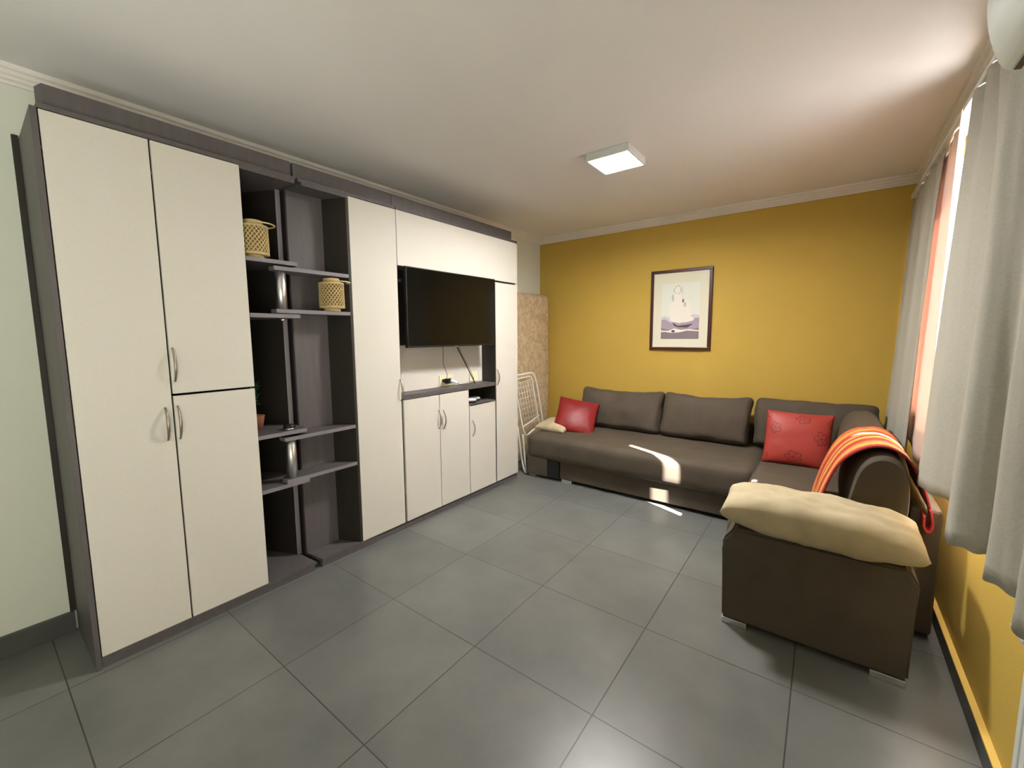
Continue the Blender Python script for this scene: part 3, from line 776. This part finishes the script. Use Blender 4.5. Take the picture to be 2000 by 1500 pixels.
# loose back cushions
def back_cushion(name, x0, x1, z0, z1, yb, yt, t, label, seed, sag=.036):
    w_ = x1 - x0; h_ = z1 - z0
    mtx = frame_mtx(((x0 + x1) / 2, (yb + yt) / 2, (z0 + z1) / 2), (1, 0, 0), (0, yt - yb, h_))
    def df(q, u):
        q = q.copy()
        if u.y > 0: q.y -= sag * (1 - u.x * u.x) * u.y      # top edge sags, corners peak
        q.z *= 1 - .35 * max(0, u.y) ** 2 * .8
        q.x += -.006 * (1 - u.y * u.y) * u.x
        return q
    o = soft_box(name, (w_, math.hypot(h_, yt - yb), t), .05, .035, mtx, m_sofa, n=(30, 22, 8), wrinkle=.016, wscale=6, deform=df, seed=seed)
    return tag(o, label, 'cushion', 'loose sofa back cushions')
back_cushion('back_cushion', -2.185, -1.295, .452, .872, 4.24, 4.36, .17, 'wide taupe back cushion at the left end of the sofa', 1)
back_cushion('back_cushion', -1.290, -.520, .452, .880, 4.24, 4.36, .17, 'taupe back cushion in the middle of the long sofa side', 2)
back_cushion('back_cushion', -.500, .345, .462, .885, 4.30, 4.37, .15, 'taupe back cushion in the sofa corner behind the embroidered red cushion', 5, sag=.012)
# long side cushion along the window wall, dome shaped end
bm = nb()
domp = [(.110, .462), (.100, .56), (.108, .68), (.130, .78), (.165, .85), (.215, .885), (.262, .882), (.300, .850), (.322, .79), (.330, .68), (.328, .56), (.315, .462)]
ys_ = [2.56, 2.565, 2.58, 2.61, 2.68, 2.8, 3.0, 3.2, 3.4, 3.6, 3.8, 3.95, 4.05, 4.10, 4.13, 4.14]
rings = []
dp = catmull([(a, b, 0) for a, b in domp], 3)
for iy, y in enumerate(ys_):
    e0 = min(1, (y - 2.545) / .05); e1 = min(1, (4.155 - y) / .14)
    k = (min(e0, 1) ** .4) * (max(e1, .05) ** .5)
    ring = []
    for p in dp:
        x = .215 + (p.x - .215) * (.80 + .20 * k); z = .462 + (p.y - .462) * (.86 + .14 * k)
        nn = noise.noise(Vector((x * 5, y * 4, z * 5))) * .010
        x += nn; z += nn * .4 if p.y > .5 else 0
        ring.append(bm.verts.new((x - .03 * max(0, (y - 3.0)) * (1 if p.x < .2 else 0), y, z)))
    rings.append(ring)
for i in range(len(rings) - 1):
    for k in range(len(dp)):
        k2 = (k + 1) % len(dp); f = bm.faces.new((rings[i][k], rings[i][k2], rings[i + 1][k2], rings[i + 1][k])); f.smooth = True
bm.faces.new(rings[0]); bm.faces.new(rings[-1][::-1])
lc = obj('back_cushion', bm, m_sofa)
tag(lc, 'long round-topped taupe side cushion under the striped throw by the window', 'cushion', 'loose sofa back cushions')

# striped throw over the side cushion
path = catmull([(-.022, .470, 0), (-.005, .56, 0), (.025, .68, 0), (.070, .80, 0), (.125, .875, 0), (.190, .915, 0), (.255, .916, 0), (.315, .875, 0),
                (.356, .80, 0), (.385, .72, 0), (.400, .66, 0)], 6)
Y0, Y1, NY = 2.600, 3.200, 26
bm = nb(); uvl = bm.loops.layers.uv.new('UVMap'); grid = []
for i, p in enumerate(path):
    row = []; s = i / (len(path) - 1)
    for j in range(NY + 1):
        v = j / NY; y = Y0 + (Y1 - Y0) * v
        y += .05 * (1 - s) * (v - .5) * 0 + (.035 * (1 - s) ** 2) * (v)
        nn = noise.noise(Vector((s * 5, y * 7, 0))) * .010
        row.append(bm.verts.new((p.x - .010 * v * (1 if s < .5 else 0) + nn * (.6 if s < .5 else .2), y, p.y + abs(nn) * .4 - .015 * v * (1 - abs(2 * s - 1)))))
    grid.append(row)
for i in range(len(grid) - 1):
    for j in range(NY):
        f = bm.faces.new((grid[i][j], grid[i + 1][j], grid[i + 1][j + 1], grid[i][j + 1])); f.smooth = True
        for lp, (a, b) in zip(f.loops, ((i, j), (i + 1, j), (i + 1, j + 1), (i, j + 1))): lp[uvl].uv = (b / NY, a / len(grid))
th = obj('throw_blanket', bm, m_throw)
md = th.modifiers.new('thickness', 'SOLIDIFY'); md.thickness = .008; md.offset = 0
tag(th, 'red, orange and yellow striped throw draped over the side cushion by the window', 'blanket')
# its rolled hem behind the cushion
bm = nb(); uvl = bm.loops.layers.uv.new('UVMap'); pts = catmull([(.400, .665, 0), (.412, .60, 0), (.409, .565, 0) , (.398, .555, 0), (.386, .575, 0), (.383, .63, 0)], 5)
pts = [Vector((p.x + .0, p.y, 0)) for p in pts]
grid = [[bm.verts.new((p.x, 2.600 - .002 + j * .0 + (2.66 - 2.6) * (j / 4), p.y)) for j in range(5)] for p in pts]
for i in range(len(grid) - 1):
    for j in range(4):
        f = bm.faces.new((grid[i][j], grid[i + 1][j], grid[i + 1][j + 1], grid[i][j + 1])); f.smooth = True
        for lp in f.loops: lp[uvl].uv = (.04, .5)
rl = obj('rolled_hem', bm, m_throw, th); md = rl.modifiers.new('thickness', 'SOLIDIFY'); md.thickness = .009; md.offset = 0

# scatter cushions
def pillow(name, w_, h_, t_, mtx, m, label, group=None, seed=0, **kw):
    o = obj(name, pillow_bm(w_, h_, t_, mtx, seed=seed, **kw), m, smooth=True); return tag(o, label, 'cushion', group)
pillow('scatter_cushion', .43, .42, .12, frame_mtx((-.155, 3.83, .655), (1, 0, -.01), (-.06, .16, .38)), m_red_flower,
       'square red satin cushion with embroidered flowers in the sofa corner', seed=2, pinch=.05, wrinkle=.004)
Ax = Vector((.546, .02, -.295)).normalized(); Cx_ = Vector((.22, .30, .30)).normalized()
xa = (Ax + Cx_ * 1).normalized(); ya = (Cx_ - Ax).normalized()
pillow('scatter_cushion', .43, .41, .12, frame_mtx((-2.090, 3.955, .592), (.36, .15, -.07), (-.18, .15, .28)), m_red,
       'plain dark red satin cushion propped at the left end of the sofa', seed=6, pinch=.05)
pillow('scatter_cushion', .34, .34, .12, frame_mtx((-2.285, 3.87, .487), (.97, .05, -.06), (.0, .9, .10)), m_beige,
       'small beige cushion lying at the left sofa end beneath the plain red cushion', seed=9)
pillow('bolster_cushion', .735, .30, .205, frame_mtx((-.012, 2.345, .600), (1, .02, -.03), (0, .96, .10)), m_beige,
       'big beige suede cushion lying on the armrest at the near end of the sofa', seed=4, n=36, pinch=.02, wrinkle=.010, power=.34)

# ------------------------------------------------------------------ curtains
def curtain(name, top, bot, z_top, z_bot, m, label, nz=30, sub=7, ripple=.004, edge=False):
    """plan-view polylines at the rail and at the hem, blended down the height"""
    T = catmull([(a, b, 0) for a, b in top], sub); Bt = catmull([(a, b, 0) for a, b in bot], sub)
    n = max(len(T), len(Bt))
    def resample(P):
        out = []
        for i in range(n):
            t = i / (n - 1) * (len(P) - 1); k = min(int(t), len(P) - 2); out.append(P[k].lerp(P[k + 1], t - k))
        return out
    T, Bt = resample(T), resample(Bt)
    bm = nb(); g = []
    for k in range(nz + 1):
        s = k / nz; z = z_top + (z_bot - z_top) * s; row = []
        e = s ** .7
        for i in range(n):
            p = T[i].lerp(Bt[i], s ** (3.6 - 2.9 * min(1, i / (n * .10))) if edge else e)
            r_ = ripple * noise.noise(Vector((i * .25, s * 4, 0)))
            row.append(bm.verts.new((p.x + r_, p.y, z + (.004 * math.sin(i * .7) if k == nz else 0))))
        g.append(row)
    for k in range(nz):
        for i in range(n - 1):
            f = bm.faces.new((g[k][i], g[k][i + 1], g[k + 1][i + 1], g[k + 1][i])); f.smooth = True
    o = obj(name, bm, m)
    md = o.modifiers.new('thickness', 'SOLIDIFY'); md.thickness = .003; md.offset = 0
    return tag(o, label, 'curtain')

near_bot = [(.405, 2.885), (.372, 2.74), (.352, 2.62), (.358, 2.50), (.400, 2.42), (.436, 2.36), (.440, 2.26), (.425, 2.16), (.380, 2.06), (.345, 1.98), (.345, 1.90), (.385, 1.87),
            (.425, 1.86), (.430, 1.80), (.395, 1.74), (.375, 1.68), (.400, 1.63), (.430, 1.58), (.425, 1.52), (.385, 1.46), (.37, 1.41), (.40, 1.36), (.43, 1.33)]
near_top = []
N_ = len(near_bot)
for i, p in enumerate(near_bot):
    t = i / (N_ - 1); near_top.append((.440 + .022 * math.sin(i * 2.2 + 1.0) - (.006 if i else 0), 2.830 - t * 1.50))
near_top[0] = (.452, 2.825)
curtain('curtain', near_top, near_bot, 2.4595, .775, m_curtain, 'grey-beige curtain nearest the camera, hanging in deep folds below the air conditioner', nz=36, edge=True)
far_top = [(.442, 3.42), (.440, 3.45), (.455, 3.49), (.430, 3.54), (.455, 3.64), (.430, 3.74), (.455, 3.84), (.430, 3.94), (.455, 4.04), (.435, 4.14), (.455, 4.24), (.440, 4.34), (.460, 4.44), (.445, 4.542)]
far_bot = [(.422, 3.68), (.408, 3.71), (.425, 3.75), (.440, 3.78), (.405, 3.86), (.385, 3.93), (.415, 4.00), (.430, 4.06), (.395, 4.14), (.375, 4.22), (.395, 4.30), (.405, 4.38), (.385, 4.46), (.40, 4.542)]
curtain('curtain', far_top, far_bot, 2.4595, .66, m_curtain, 'grey-beige curtain in the far corner against the mustard wall')
sh_top = [(.412, 2.877), (.425, 2.92), (.450, 2.98), (.438, 3.04), (.450, 3.10), (.440, 3.18), (.448, 3.26), (.450, 3.34), (.466, 3.44), (.470, 3.60), (.470, 3.95)]
sh_bot = [(.408, 2.917), (.412, 2.96), (.430, 3.05), (.438, 3.14), (.430, 3.24), (.425, 3.36), (.436, 3.48), (.450, 3.62), (.462, 3.78), (.465, 4.05)]
curtain('sheer_curtain', sh_top, sh_bot, 2.457, .72, m_sheer, 'pale sheer curtain glowing beside the bright gap between the two grey-beige curtains', ripple=.002)
rail = box('curtain_rail', .425, .498, 1.32, 4.535, 2.462, 2.492, m_white, bevel=.003)
tag(rail, 'white ceiling-height curtain rail running above the window', 'curtain rail')
for y in (1.6, 2.6, 3.6, 4.4): box('bracket', .470, XR, y - .01, y + .01, 2.492, 2.506, m_white, rail)

# ------------------------------------------------------------------ air conditioner
ac = empty('air_conditioner', (.37, .9, 1.96), 'white wall-mounted air conditioner in the top right corner above the near curtain', 'air conditioner')
prof = [(.509, 1.975), (.36, 1.952), (.262, 1.955), (.242, 1.960), (.230, 1.977), (.220, 2.006), (.212, 2.038), (.207, 2.075), (.206, 2.12), (.210, 2.18), (.222, 2.235), (.25, 2.27), (.30, 2.285), (.509, 2.285)]
prof = [(p.x, p.y) for p in catmull([(a, b, 0) for a, b in prof], 4)]
bm = nb()
def ext(bm, prof, y0, y1):
    a = [bm.verts.new((x, y0, z)) for x, z in prof]; b = [bm.verts.new((x, y1, z)) for x, z in prof]; n = len(prof)
    bm.faces.new(a); bm.faces.new(b[::-1])
    for i in range(n): bm.faces.new((a[i], a[(i + 1) % n], b[(i + 1) % n], b[i]))
ext(bm, prof, .50, 1.295)
obj('body', bm, m_ac, ac)
bm = nb(); ext(bm, [(.258, 1.9515), (.248, 1.9535), (.248, 1.9565), (.258, 1.9545)], .55, 1.285); obj('seam', bm, m_black, ac)
bm = nb(); ext(bm, [(.36, 1.9495), (.27, 1.9515), (.27, 1.9545), (.36, 1.9525)], .56, 1.27); obj('air_flap', bm, m_ac, ac)

# ------------------------------------------------------------------ radiator at the right edge
rd = empty('radiator', (.45, 1.2, .1), 'white panel radiator with a round valve under the window at the right picture edge', 'radiator')
bm = nb(); add_box(bm, .447, .487, .70, 1.615, .10, .66, .006)
for k in range(20): add_box(bm, .443, .449, .74 + k * .044, .765 + k * .044, .14, .62, .002)
obj('panel', bm, m_white, rd)
tube('valve', [(.45, 1.612, .655), (.45, 1.70, .655)], .013, m_white, rd, seg=16)
box('bracket', .487, .509, 1.3, 1.34, .3, .5, m_white, rd)
box('bracket', .487, .509, .9, .94, .3, .5, m_white, rd)
